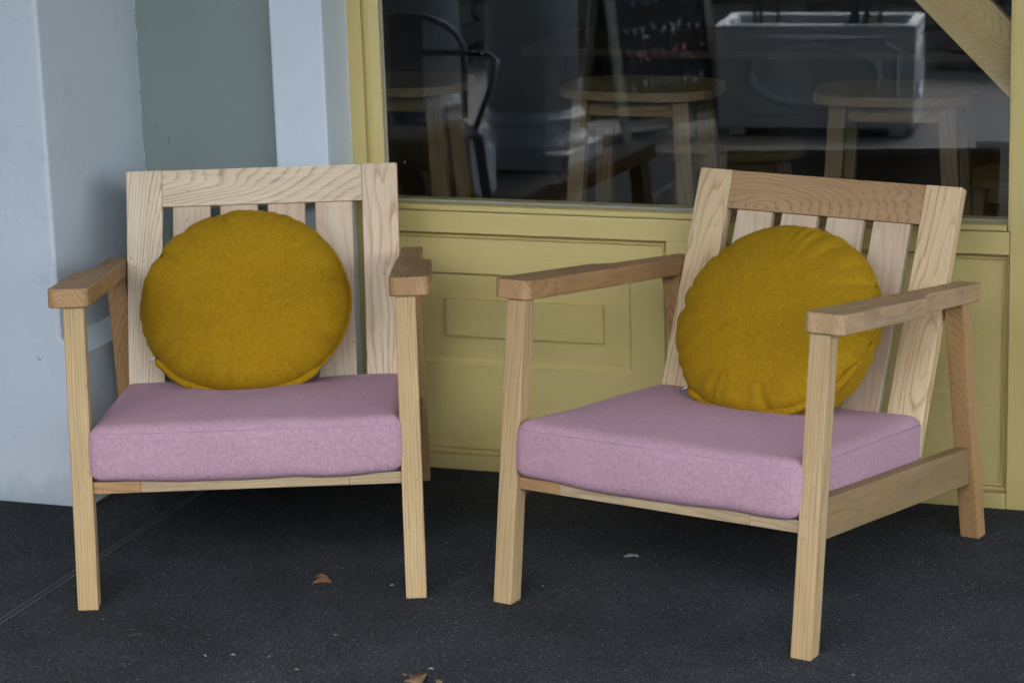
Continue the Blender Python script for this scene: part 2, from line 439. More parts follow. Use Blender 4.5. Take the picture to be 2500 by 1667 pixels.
LASTM = [None]
def board(name, mat, parent, p0, p1, wdir, w, t, bevel=0.003, cut0=None, cut1=None, w1=None, t1=None, seg=2):
    """a plank from p0 to p1 (centres of the ends); w along wdir, t across; optional end-cut planes"""
    M = frame(p0, p1, wdir)
    L = (Vector(p1) - Vector(p0)).length
    Mi = M.to_3x3().inverted()
    def zoff(cut, x, y, z0):
        if cut is None:
            return z0
        n = Mi @ Vector(cut)
        return z0 - (n.x * x + n.y * y) / n.z
    bm = bmesh.new()
    vs = []
    for k, (z0, cut, ww, tt) in enumerate(((-L / 2, cut0, w, t), (L / 2, cut1, w1 or w, t1 or t))):
        for sx, sy in ((-1, -1), (1, -1), (1, 1), (-1, 1)):
            x, y = sx * ww / 2, sy * tt / 2
            vs.append(bm.verts.new((x, y, zoff(cut, x, y, z0))))
    for f in ((3, 2, 1, 0), (4, 5, 6, 7), (0, 1, 5, 4), (1, 2, 6, 5), (2, 3, 7, 6), (3, 0, 4, 7)):
        bm.faces.new([vs[i] for i in f])
    do_bevel(bm, bevel, seg)
    o = link(name, mesh_of(bm, name), mat, parent, M)
    LASTM[0] = M
    return o

def box(name, mat, parent, x0, x1, y0, y1, z0, z1, bevel=0.0, seg=2):
    """axis-aligned box with its coordinates kept in the parent's space (paint textures run through)"""
    bm = bmesh.new()
    vs = [bm.verts.new((x, y, z)) for z in (z0, z1) for x, y in ((x0, y0), (x1, y0), (x1, y1), (x0, y1))]
    for f in ((3, 2, 1, 0), (4, 5, 6, 7), (0, 1, 5, 4), (1, 2, 6, 5), (2, 3, 7, 6), (3, 0, 4, 7)):
        bm.faces.new([vs[i] for i in f])
    do_bevel(bm, bevel, seg)
    return link(name, mesh_of(bm, name), mat, parent)

def prism(name, mat, parent, poly, y0, y1, M=None, bevel=0.0, seg=2, axis='y'):
    """polygon (a,b) extruded: axis y -> (a, y, b); axis z -> (a, b, z); axis x -> (x, a, b)"""
    bm = bmesh.new()
    def P(a, b, h):
        return {'y': (a, h, b), 'z': (a, b, h), 'x': (h, a, b)}[axis]
    A = [bm.verts.new(P(a, b, y0)) for a, b in poly]
    B = [bm.verts.new(P(a, b, y1)) for a, b in poly]
    bm.faces.new(A)
    bm.faces.new(B[::-1])
    n = len(poly)
    for i in range(n):
        bm.faces.new((A[i], B[i], B[(i + 1) % n], A[(i + 1) % n]))
    bmesh.ops.recalc_face_normals(bm, faces=bm.faces)
    if bevel > 0:
        es = [e for e in bm.edges if len(e.link_faces) == 2 and e.calc_face_angle(0) > R(50)]
        bmesh.ops.bevel(bm, geom=es, offset=bevel, segments=seg, profile=0.6, affect='EDGES', clamp_overlap=True)
    return link(name, mesh_of(bm, name), mat, parent, M)

def lathe(name, mat, parent, prof, M=None, n=48, smooth=True):
    bm = bmesh.new()
    rings = []
    for r, z in prof:
        rings.append([bm.verts.new((r * math.cos(2 * math.pi * i / n), r * math.sin(2 * math.pi * i / n), z)) for i in range(n)])
    for a, b in zip(rings, rings[1:]):
        for i in range(n):
            bm.faces.new((a[i], a[(i + 1) % n], b[(i + 1) % n], b[i]))
    bm.faces.new(rings[0][::-1])
    bm.faces.new(rings[-1])
    return link(name, mesh_of(bm, name, smooth), mat, parent, M)

def tube(name, mat, parent, pts, r, n=8, closed=False, M=None, flat=1.0):
    bm = bmesh.new()
    pts = [Vector(p) for p in pts]
    N = len(pts)
    rings = []
    prev = None
    for i, p in enumerate(pts):
        a = pts[(i - 1) % N] if (closed or i > 0) else p
        b = pts[(i + 1) % N] if (closed or i < N - 1) else p
        z = (b - a).normalized()
        if prev is None:
            x = z.orthogonal().normalized()
        else:
            x = (prev - z * prev.dot(z)).normalized()
        prev = x
        y = z.cross(x)
        rr = r[i] if isinstance(r, (list, tuple)) else r
        rings.append([bm.verts.new(p + x * math.cos(2 * math.pi * k / n) * rr + y * math.sin(2 * math.pi * k / n) * rr * flat) for k in range(n)])
    M_ = N if closed else N - 1
    for i in range(M_):
        a, b = rings[i], rings[(i + 1) % N]
        for k in range(n):
            bm.faces.new((a[k], a[(k + 1) % n], b[(k + 1) % n], b[k]))
    if not closed:
        bm.faces.new(rings[0][::-1])
        bm.faces.new(rings[-1])
    return link(name, mesh_of(bm, name, True), mat, parent, M)

# ------------------------------------------------------------------ the setting: ground
def sheet(name, mat, x0, x1, y0, y1, z):
    bm = bmesh.new()
    bm.faces.new([bm.verts.new(p) for p in ((x0, y0, z), (x1, y0, z), (x1, y1, z), (x0, y1, z))])
    return tag(link(name, mesh_of(bm, name), mat), kind='structure')
sheet('floor', M_FLOOR, -8, 9, -4.22, 0.04, 0.0)
sheet('pavement', M_CONC, -30, 30, -14, -4.22, -0.004)
sheet('ground', M_GROUND, -500, 500, -500, 500, -0.012)

# expansion joint let into the floor
joint = tag(empty('floor_joint', (0, 0, 0)), kind='structure')
def strip(name, mat, ua, ub, z1):
    prism(name, mat, joint, [(ua, -4.2), (ub, -4.2), (ub + 0.003, 0.0), (ua + 0.003, 0.0)], 0.0005, z1, axis='z')
strip('metal_edge', M_TRIM, -0.6735, -0.6713, 0.0028)
strip('metal_edge', M_TRIM, -0.6595, -0.6573, 0.0028)
strip('rubber_strip', M_RUB, -0.6713, -0.6595, 0.0012)

# ------------------------------------------------------------------ walls left of the shopfront
pier = tag(empty('white_pier', (0, 0, 0)), 'white painted masonry pier with rounded corner at the far left edge', 'wall')
prism('pier_body', P_WHITE, pier, [(-3.2, -0.487), (-0.897, -0.487), (-0.897, 0.3), (-3.2, 0.3)], 0.372, 3.3, axis='z', bevel=0.011, seg=3)
prism('plinth', P_WHITE, pier, [(-3.2, 0.0), (-0.859, 0.0), (-0.859, 0.352), (-0.896, 0.392), (-3.2, 0.392)], -0.4872, 0.0, axis='y', bevel=0.004)
gw = box('green_wall', P_GREEN, None, -0.8995, -0.47, -0.040, 0.26, 0.0, 3.3)
tag(gw, 'flat grey-green painted wall panel recessed between two white piers', 'wall')
pb = prism('white_pilaster', P_WHITE_LIT, None, [(-0.509, -0.135), (-0.3795, -0.135), (-0.3795, 0.2), (-0.509, 0.2)], 0.0, 3.3, axis='z', bevel=0.006, seg=3)
tag(pb, 'narrow white painted pilaster beside the yellow shopfront jamb', 'wall')

# ------------------------------------------------------------------ the yellow shopfront
sf = tag(empty('shopfront', (0, 0, 0)), 'yellow painted timber shopfront with big window above two sunk panels', 'shopfront')
Y = P_YELLOW; YV = P_YELLOWV
D = 0.05                       # timber thickness behind the face (face is y = 0)
GY = 0.036                     # glass plane
ZT = 2.55                      # head of the window
def yb(name, mat, x0, x1, y0, y1, z0, z1, bev=0.0015):
    return box(name, mat, sf, x0, x1, y0, y1, z0, z1, bev)
yb('jamb', YV, -0.378, -0.3425, 0.0, D + 0.04, 0.0, ZT + 0.08)
yb('jamb', YV, 1.1335, 1.29, 0.0, D + 0.04, 0.0, ZT + 0.08)
# window rails run between the jambs
yb('bottom_rail', Y, -0.3415, 1.1325, 0.0, D, 0.566, 0.6155)
yb('head_rail', Y, -0.3415, 1.1325, 0.0, D, ZT, ZT + 0.08)
yb('stile', YV, -0.3415, -0.330, 0.0005, D, 0.036, 0.5655)
yb('mullion', YV, 0.3715, 0.4315, 0.0005, D, 0.036, 0.5655)
yb('base_rail', Y, -0.3415, 1.1325, -0.002, D, 0.0, 0.0355, 0.003)
# glazing beads: sunk shadow gap, then a bead that slopes in to the glass
def bead_profile_x(name, pts, z0, z1):
    prism(name, YV, sf, pts, z0, z1, axis='z', bevel=0.0008, seg=1)
yb('bead_gap', YV, -0.3425, -0.334, 0.007, D, 0.616, ZT)
bead_profile_x('glazing_bead', [(-0.334, -0.001), (-0.323, -0.001), (-0.305, 0.013), (-0.305, GY - 0.003), (-0.334, GY - 0.003)], 0.6165, ZT)
bead_profile_x('glazing_bead', [(1.1335, 0.001), (1.1290, 0.001), (1.1270, 0.010), (1.1270, GY - 0.003), (1.1335, GY - 0.003)], 0.6165, ZT)
yb('bead_gap', Y, -0.304, 1.1265, 0.007, D, 0.6156, 0.6185, 0.0)
prism('glazing_bead', Y, sf, [(-0.003, 0.6188), (-0.003, 0.6290), (0.002, 0.6312), (GY - 0.003, 0.6325), (GY - 0.003, 0.6188)], -0.3045, 1.1268, axis='x', bevel=0.0008, seg=1)
prism('glazing_bead', Y, sf, [(0.0, ZT - 0.02), (GY - 0.003, ZT - 0.02), (GY - 0.003, ZT - 0.0005), (0.0, ZT - 0.0005)], -0.3045, 1.1268, axis='x')
prism('putty', M_PUTTY, sf, [(GY - 0.0045, 0.6326), (GY - 0.0005, 0.6326), (GY - 0.0005, 0.6356)], -0.3045, 1.1268, axis='x')
prism('putty', M_PUTTY, sf, [(-0.3049, GY - 0.0045), (-0.3049, GY - 0.0005), (-0.3025, GY - 0.0005)], 0.634, ZT - 0.021, axis='z')
pane = box('window_pane', M_GLASS, sf, -0.326, 1.131, GY, GY + 0.006, 0.622, ZT - 0.003)
yb('back_stop', Y, -0.3415, 1.1325, GY + 0.0065, D + 0.03, 0.6165, 0.634)

def nested_panel(cx):
    """sunk field with a moulding round it, a second sunk square inside and a raised block in the middle"""
    hw, z0, z1 = 0.3508, 0.036, 0.566
    def loop(hw_, za, zb, y):
        return [(cx - hw_, y, za), (cx + hw_, y, za), (cx + hw_, y, zb), (cx - hw_, y, zb)]
    def rings(name, specs, cap, mat=Y):
        bm = bmesh.new()
        rs = []
        for s in specs:
            rs.append([bm.verts.new(p) for p in loop(*s)])
        for a, b in zip(rs, rs[1:]):
            for i in range(4):
                bm.faces.new((a[i], a[(i + 1) % 4], b[(i + 1) % 4], b[i]))
        if cap:
            bm.faces.new(rs[-1])
        me = mesh_of(bm, name)
        return me
    p = link('panel', rings('panel', [(hw, z0, z1, 0.0055), (hw, z0, z1, 0.021), (0.2605, 0.250, 0.468, 0.021), (0.2598, 0.2510, 0.4672, 0.0245),
                                     (0.2520, 0.2605, 0.4605, 0.034), (0.1925, 0.3155, 0.4045, 0.034), (0.1916, 0.3164, 0.4036, 0.0235)], True), Y, sf)
    # ovolo moulding against the frame
    prof = [(0.000, 0.0010), (0.000, 0.0200), (0.0075, 0.0206), (0.0085, 0.0150), (0.0105, 0.0128), (0.0128, 0.0140), (0.0140, 0.0209)]
    bm = bmesh.new()
    rs = [[bm.verts.new(q) for q in loop(hw - 0.0003 - a, z0 + 0.0003 + a * 1.3, z1 - 0.0003 - a, b)] for a, b in prof]
    for a, b in zip(rs, rs[1:]):
        for i in range(4):
            bm.faces.new((a[i], a[(i + 1) % 4], b[(i + 1) % 4], b[i]))
    mo = link('moulding', mesh_of(bm, 'moulding'), Y, p)
    return p
nested_panel(0.0205)
nested_panel(0.7822)
M_CAULK = plain('white_caulk', (0.58, 0.58, 0.58), 0.6, scale=80)
rc = random.Random(8)
tube('caulk_line', M_CAULK, sf, [(-0.3785 + rc.uniform(-0.0007, 0.0007), -0.0008, 0.01 + 0.013 * i) for i in range(190)], [rc.uniform(0.0011, 0.0024) for _ in range(190)], 6)
tube('caulk_line', M_CAULK, sf, [(-0.3046 + rc.uniform(-0.0004, 0.0006), 0.0138, 0.64 + 0.009 * i) for i in range(200)], [rc.uniform(0.0002, 0.0012) for _ in range(200)], 5)
# wall over and beside the window
uw = box('upper_wall', P_WHITE, None, -0.5, 4.5, 0.0, 0.25, ZT + 0.082, 3.3)
tag(uw, 'white wall over the shopfront window', 'wall')
rw_ = box('white_wall_right', P_WHITE, None, 1.293, 4.5, -0.10, 0.25, 0.0, ZT + 0.08)
rw_.name = 'white_wall'
tag(rw_, 'white wall to the right of the yellow shopfront', 'wall')

# veranda roof on its beam
vr = tag(empty('veranda_roof', (0, 0, 0)), 'painted veranda roof over the seating area', 'roof')
box('added_end_wall', M_ADDEDW, vr, -3.5, -3.3, -4.3, 0.0, 0.0, 3.3)  # added wall out of view, blocks light from the left
box('soffit', M_SOFFIT, vr, -8, 9, -4.35, 0.0, 3.305, 3.36)
box('beam', M_COLUMN, vr, -8, 9, -4.15, -3.70, 3.05, 3.30, 0.005)

# ------------------------------------------------------------------ room behind the window
def st_box(name, mat, *a):
    return tag(box(name, mat, None, *a), kind='structure')
st_box('interior_floor', M_ROOMF, -3.0, 4.5, 0.26, 4.5, -0.05, 0.045)
st_box('interior_wall', M_ROOM, -3.0, 4.5, 4.5, 4.6, 0.0, 3.3)
st_box('interior_wall', M_ROOM, -3.1, -3.0, 0.3, 4.5, 0.0, 3.3)
st_box('interior_wall', M_ROOM, 4.5, 4.6, 0.26, 4.5, 0.0, 3.3)
st_box('interior_ceiling', M_ROOM, -3.0, 4.5, 0.26, 4.5, 3.3, 3.36)

def make_stool(label, loc, rz, zf=0.045, h=0.775, src=None):
    root = tag(empty('bar_stool', (loc[0], loc[1], zf), rz), label, 'stool', 'wooden stools behind the window')
    a, b = 0.200, 0.150
    poly = []
    for i in range(40):
        th = 2 * math.pi * i / 40
        cx, sy = math.cos(th), math.sin(th)
        poly.append((a * math.copysign(abs(cx) ** 0.72, cx), b * math.copysign(abs(sy) ** 0.62, sy)))
    Ms = Matrix.Rotation(R(90), 4, 'Y') @ Matrix.Identity(4)
    o = prism('seat_top', W_STOOL, root, [(0 - yy, xx) for xx, yy in poly], -0.011, 0.011, axis='z')
    # lay the grain across the seat: local z along root x
    me = o.data
    for v in me.vertices:
        lx, ly, lz = -v.co.y, v.co.x, v.co.z     # root-space x,y,z
        v.co = (-ly, lz, -lx)
    o.matrix_local = Matrix(((0, 0, -1, 0), (-1, 0, 0, 0), (0, 1, 0, h - 0.011), (0, 0, 0, 1)))
    for sx in (-1, 1):
        for sy in (-1, 1):
            board('leg', W_STOOL, root, (sx * 0.172, sy * 0.145, 0.0), (sx * 0.128, sy * 0.095, h - 0.0215), (1, 0, 0), 0.042, 0.034, 0.003, (0, 0, 1), (0, 0, 1))
    for sy in (-1, 1):
        board('apron', W_STOOL, root, (-0.112, sy * 0.090, h - 0.045), (0.112, sy * 0.090, h - 0.045), (0, 0, 1), 0.042, 0.018, 0.002)
    for sx in (-1, 1):
        board('apron', W_STOOL, root, (sx * 0.120, -0.080, h - 0.045), (sx * 0.120, 0.080, h - 0.045), (0, 0, 1), 0.042, 0.018, 0.002)
    board('footrest', W_STOOL, root, (-0.140, -0.118, 0.28), (0.140, -0.118, 0.28), (0, 0, 1), 0.035, 0.020, 0.002)
    return root
st0 = make_stool('light wooden stool cut off by the left window jamb, seen behind glass', (-0.53, 0.645), R(6))
st1 = make_stool('light wooden stool in the middle of the window, behind the glass', (0.128, 0.655), R(-1))
st2 = make_stool('light wooden stool behind the glass, above the right armchair', (0.765, 0.655), R(3))
st3 = make_stool('low dim wooden stool deep in the room, just above the right armchair back', (0.12, 1.55), R(20), h=0.47)
st4 = make_stool('low dim wooden stool deep in the room by the right window jamb', (1.02, 1.30), R(-15), h=0.46)
# long table further in
tb = tag(empty('long_table', (0, 0, 0.045)), 'dim long wooden table standing deep inside the room', 'table')
board('table_top', W_DARK, tb, (-0.58, 2.0, 0.70), (1.25, 2.0, 0.70), (0, 1, 0), 0.5, 0.022, 0.003)
for sx in (-0.5, 1.15):
    for sy in (1.82, 2.18):
        board('leg', W_DARK, tb, (sx, sy, 0.0), (sx, sy, 0.689), (1, 0, 0), 0.05, 0.05, 0.003)
# diagonal pine brace just inside the glass, top right
br = board('pine_brace', W_PINE, None, (0.60, 0.066, 1.50), (1.30, 0.066, 0.795), (0.705, 0, 0.70), 0.114, 0.032, 0.002)
tag(br, 'broad pale pine board leaning diagonally behind the window, top right corner', 'wooden board')

# ------------------------------------------------------------------ street side (seen mirrored in the glass)
def make_column(label, loc, ped):
    root = tag(empty('column', (loc[0], loc[1], 0)), label, 'column', 'veranda columns')
    z = 0.0
    if ped > 0:
        box('pedestal', M_COLUMN, root, -0.23, 0.23, -0.23, 0.23, 0.0, ped, 0.006)
        z = ped
    box('plinth', M_COLUMN, root, -0.212, 0.212, -0.212, 0.212, z + 0.0005, z + 0.071, 0.004)
    prof = [(0.205, 0.072)]
    for i in range(9):
        a = -math.pi / 2 + math.pi * i / 8
        prof.append((0.190 + 0.022 * math.cos(a), 0.096 + 0.022 * math.sin(a)))
    prof += [(0.186, 0.122), (0.178, 0.138), (0.176, 0.150), (0.182, 0.165), (0.187, 0.172)]
    for i in range(7):
        a = -math.pi / 2 + math.pi * i / 6
        prof.append((0.187 + 0.013 * math.cos(a), 0.187 + 0.013 * math.sin(a)))
    prof += [(0.186, 0.204), (0.180, 0.222)]
    lathe('base_moulding', M_COLUMN, root, [(r, z + h) for r, h in prof])
    lathe('shaft', M_COLUMN, root, [(0.180, z + 0.2225), (0.179, 1.0), (0.165, 2.85), (0.172, 2.88), (0.185, 2.93), (0.19, 3.049)])
    return root
make_column('round white column on a low square plinth, mirrored in the window', (-1.335, -3.93), 0.0)
make_column('round white column on a tall pedestal, mirrored at the left of the window', (-1.51, -3.10), 0.175)
lw_ = box('low_wall', M_COLUMN, None, -3.0, -1.140, -2.85, -2.70, 0.0, 0.305, 0.005)
tag(lw_, 'low painted wall in front of the left column, mirrored in the window', 'wall')

def make_planter():
    u = Vector((0.995, -0.0998, 0)).normalized()
    n = Vector((-u.y, u.x, 0))
    ang = math.atan2(u.y, u.x)
    c = Vector((-0.795, -4.665, 0)) + u * 0.41 - n * 0.22
    root = tag(empty('planter_box', c, ang), 'white rectangular planter with oval moulding, mirrored in the window', 'planter')
    hx, hy, z0, z1, t = 0.41, 0.22, 0.03, 0.452, 0.045
    bm = bmesh.new()
    def lp(a, b, z):
        return [bm.verts.new(p) for p in ((-a, -b, z), (a, -b, z), (a, b, z), (-a, b, z))]
    rs = [lp(hx - 0.01, hy - 0.01, z0), lp(hx, hy, z1), lp(hx - t, hy - t, z1), lp(hx - t - 0.01, hy - t - 0.01, z1 - 0.10)]
    bm.faces.new(rs[0][::-1])
    for a, b in zip(rs, rs[1:]):
        for i in range(4):
            bm.faces.new((a[i], a[(i + 1) % 4], b[(i + 1) % 4], b[i]))
    bm.faces.new(rs[-1])
    bmesh.ops.bevel(bm, geom=list(bm.edges), offset=0.005, segments=2, affect='EDGES')
    link('planter_body', mesh_of(bm, 'planter_body'), M_PLANTER, root)
    box('soil', M_SOIL, root, -hx + t + 0.009, hx - t - 0.009, -hy + t + 0.009, hy - t - 0.009, z1 - 0.099, z1 - 0.06)
    for sx in (-1, 1):
        for sy in (-1, 1):
            box('foot', M_PLANTER, root, sx * 0.33 - 0.03, sx * 0.33 + 0.03, sy * 0.16 - 0.03, sy * 0.16 + 0.03, -0.003, 0.0298)
    def relief(W2, face):
        zc, hh = 0.246, 0.155
        def put(a, b):
            return face(a, zc + b)
        ov = [put(W2 * 0.78 * math.cos(th), hh * 0.78 * math.sin(th)) for th in [2 * math.pi * i / 40 for i in range(40)]]
        tube('oval_moulding', M_PLANTER, root, ov, 0.017, 8, True)
        k = min(0.05, W2 * 0.3)
        pl = []
        for cx, cy, a0 in ((W2, hh, 270), (-W2, hh, 360), (-W2, -hh, 90), (W2, -hh, 180)):
            for j in range(6):
                a = R(a0 - 90 * j / 5.0) if True else 0
                pl.append(put(cx + k * math.cos(a), cy + k * math.sin(a)))
        tube('panel_moulding', M_PLANTER, root, pl, 0.010, 6, True)
    relief(0.335, lambda a, z: (a, hy + 0.003 - 0.01 * (z1 - z) / 0.43, z))
    relief(0.155, lambda a, z: (hx - 0.004 - 0.01 * (z1 - z) / 0.43, a, z))
    rr = random.Random(11)
    for i in range(9):
        x, y = rr.uniform(-0.27, 0.27), rr.uniform(-0.14, 0.14)
        if i == 0:
            x, y = 0.13, 0.02
        h = rr.uniform(0.5, 0.9)
        pts = [(x + rr.uniform(-0.02, 0.02) * j + 0.02 * j * (x > 0), y + rr.uniform(-0.015, 0.015) * j, z1 - 0.08 + h * j / 5) for j in range(6)]
        s = tube('stem', M_STEMB if i == 0 else M_STEM, root, pts, [0.016 if i == 0 else 0.008] * 6, 6)
        if i:
            for j in range(8):
                q = Vector(pts[2 + j % 4])
                d = Vector((rr.uniform(-1, 1), rr.uniform(-1, 1), rr.uniform(-0.4, 0.6))).normalized()
                e = d.cross(Vector((0, 0, 1))).normalized() * 0.018
                bm2 = bmesh.new()
                bm2.faces.new([bm2.verts.new(v) for v in (q, q + d * 0.06 + e, q + d * 0.14, q + d * 0.06 - e)])
                link('leaf', mesh_of(bm2, 'leaf'), M_LFY if rr.random() < 0.4 else M_STEM, s)
    return root
make_planter()

# chalk sign: leaning frame, handwriting too small to read, so plain strokes
cs = tag(empty('chalk_sign', (-1.06, -4.62, -0.004), R(128)), 'leaning black chalkboard sign with coloured handwriting, mirrored in the window', 'sign')
for sgn in (1, -1):
    Mx = Matrix.Rotation(R(180) if sgn < 0 else 0, 4, 'Z') @ Matrix.Translation((0, -0.17, 0)) @ Matrix.Rotation(R(-11), 4, 'X')
    def T(p): return Mx @ Vector(p)
    xd = Mx.to_3x3() @ Vector((1, 0, 0))
    yd = Mx.to_3x3() @ Vector((0, 1, 0))
    board('board_panel', M_BOARD, cs, T((0, 0, 0.10)), T((0, 0, 0.90)), xd, 0.44, 0.008, 0)
    for sx in (-1, 1):
        board('frame_post', M_FRAME, cs, T((sx * 0.24, 0, 0.0)), T((sx * 0.24, 0, 0.95)), xd, 0.035, 0.022, 0.002, (0, 0, 1))
    for z in (0.085, 0.915):
        board('frame_rail', M_FRAME, cs, T((-0.2215, 0, z)), T((0.2215, 0, z)), yd, 0.02, 0.032, 0.002)
    rr = random.Random(5 + sgn)
    for row, (z, hgt, mt) in enumerate(((0.82, 0.06, M_CHALKW), (0.70, 0.085, M_CHALKB), (0.56, 0.085, M_CHALKB), (0.43, 0.06, M_CHALKW), (0.33, 0.06, M_CHALKP), (0.22, 0.05, M_CHALKW))):
        for k in range(9):
            x = -0.19 + k * 0.043
            pts = [T((x + rr.uniform(0, 0.034), -0.0052, z + rr.uniform(0, hgt))) for _ in range(4)]
            tube('chalk_stroke', mt, cs, pts, 0.0050, 4)

# steel café chairs mirrored at the left of the window
def make_steel_chair(label, loc, rz):
    root = tag(empty('steel_chair', (loc[0], loc[1], 0), rz), label, 'chair', 'steel armchairs')
    prism('seat', M_STEEL, root, [(-0.18, -0.18), (0.18, -0.18), (0.17, 0.17), (-0.17, 0.17)], 0.445, 0.457, axis='z', bevel=0.005)
    for sx in (-1, 1):
        for sy in (-1, 1):
            board('leg', M_STEEL, root, (sx * 0.21, sy * 0.20, 0), (sx * 0.165, sy * 0.155, 0.4445), (1, 0, 0), 0.03, 0.02, 0.002)
    hp = [(-0.175, 0.15, 0.458)]
    for i in range(13):
        a = math.pi - math.pi * i / 12
        hp.append((0.19 * math.cos(a), 0.20, 0.66 + 0.135 * math.sin(a)))
    hp.append((0.175, 0.15, 0.458))
    tube('back_hoop', M_STEEL, root, hp, 0.011, 8)
    ap = [(-0.165, -0.10, 0.458), (-0.23, -0.11, 0.62), (-0.25, -0.05, 0.665)]
    for i in range(9):
        a = math.pi - math.pi * i / 8
        ap.append((0.245 * math.cos(a), 0.02 + 0.17 * math.sin(a), 0.672))
    ap += [(0.25, -0.05, 0.665), (0.23, -0.11, 0.62), (0.165, -0.10, 0.458)]
    tube('arm_hoop', M_STEEL, root, ap, 0.010, 8)
    prism('back_splat', M_STEEL, root, [(-0.05, 0.458), (0.05, 0.458), (0.055, 0.785), (-0.055, 0.785)], 0.196, 0.200, axis='y')
    return root
make_steel_chair('galvanised steel armchair, mirrored beside the left column', (-1.03, -1.95), R(150))
# low orange bench and rough stone wall over the way
ob_ = tag(empty('low_bench', (-1.18, -5.35, -0.004), R(-8)), 'low orange wooden bench before the stone wall, mirrored in the window', 'bench')
for k in range(3):
    board('slat', W_ORANGE, ob_, (-0.34, -0.12 + k * 0.12, 0.285), (0.34, -0.12 + k * 0.12, 0.285), (0, 1, 0), 0.10, 0.03, 0.003)
for sx in (-0.27, 0.27):
    board('leg', W_ORANGE, ob_, (sx, 0, 0), (sx, 0, 0.269), (1, 0, 0), 0.05, 0.3, 0.003)
sw = tag(empty('stone_wall', (0, -6.75, -0.004)), 'low rough dark stone wall across the street, mirrored in the window', 'wall')
box('wall_core', M_STONE, sw, -4.5, 3.5, -0.30, 0.0, 0.0, 0.92)
rr = random.Random(21)
stones = []
for k in range(8):
    bm = bmesh.new()
    bmesh.ops.create_cube(bm, size=1.0)
    bmesh.ops.subdivide_edges(bm, edges=list(bm.edges), cuts=1)
    for v in bm.verts:
        v.co += Vector((rr.uniform(-.1, .1), rr.uniform(-.12, .12), rr.uniform(-.1, .1)))
    me = mesh_of(bm, 'stone')
    me.materials.append(M_STONE)
    stones.append(me)
z = 0.0
for row in range(8):
    h = rr.uniform(0.085, 0.13)
    x = -4.4 + rr.uniform(0, 0.1)
    while x < 1.9 and z + h < 0.95:
        w = rr.uniform(0.14, 0.34)
        o = link('stone', rr.choice(stones), None, sw)
        o.location = (x + w / 2, 0.01, z + h / 2)
        o.scale = (w * 0.93, 0.11, h * 0.9)
        x += w
    z += h

sb_ = tag(empty('added_street_building', (0, -17.5, -0.012)), 'added dark building across the street, out of view, blocking low sky light', 'building')  # unseen, put in to cut low sky light and darken under the chairs
box('wall', M_ADDEDW, sb_, -22, 24, -6.0, 0.0, 0.0, 5)
prism('roof', M_ADDEDR, sb_, [(-6.4, 5.002), (0.5, 5.002), (-2.9, 5.5)], -22.3, 24.3, axis='x')
for k in range(10):
    for zz in (0.9, 4.2):
        fr_ = box('window', M_COLUMN, sb_, -20 + k * 4.4, -18.2 + k * 4.4, 0.0005, 0.06, zz, zz + 1.8)
        box('pane', M_ADDEDP, fr_, -19.9 + k * 4.4, -18.3 + k * 4.4, 0.0602, 0.07, zz + 0.1, zz + 1.7)
# ------------------------------------------------------------------ armchairs
W2, LX, LY = 0.35, 0.0418, 0.0376
ZA, TA, SL = 0.6046, 0.0385, 0.122
R1, DD, R2 = 0.086, 0.8406, 0.1148
SB, SW, ST = 0.3035, 0.0798, 0.028
ZT_ = 0.7493
def fl(z): return R1 * z / ZA
def bl(z): return DD - R2 * z / ZA
def bk(z): return 0.653 + 0.1495 * (z - 0.40) / 0.3493
def armz(y): return ZA - SL * (y - 0.08)
BN = Vector((0, -0.3493, 0.1495)).normalized()      # normal of the backrest, forward and up
BU = Vector((0, 0.1495, 0.3493)).normalized()       # up along the backrest

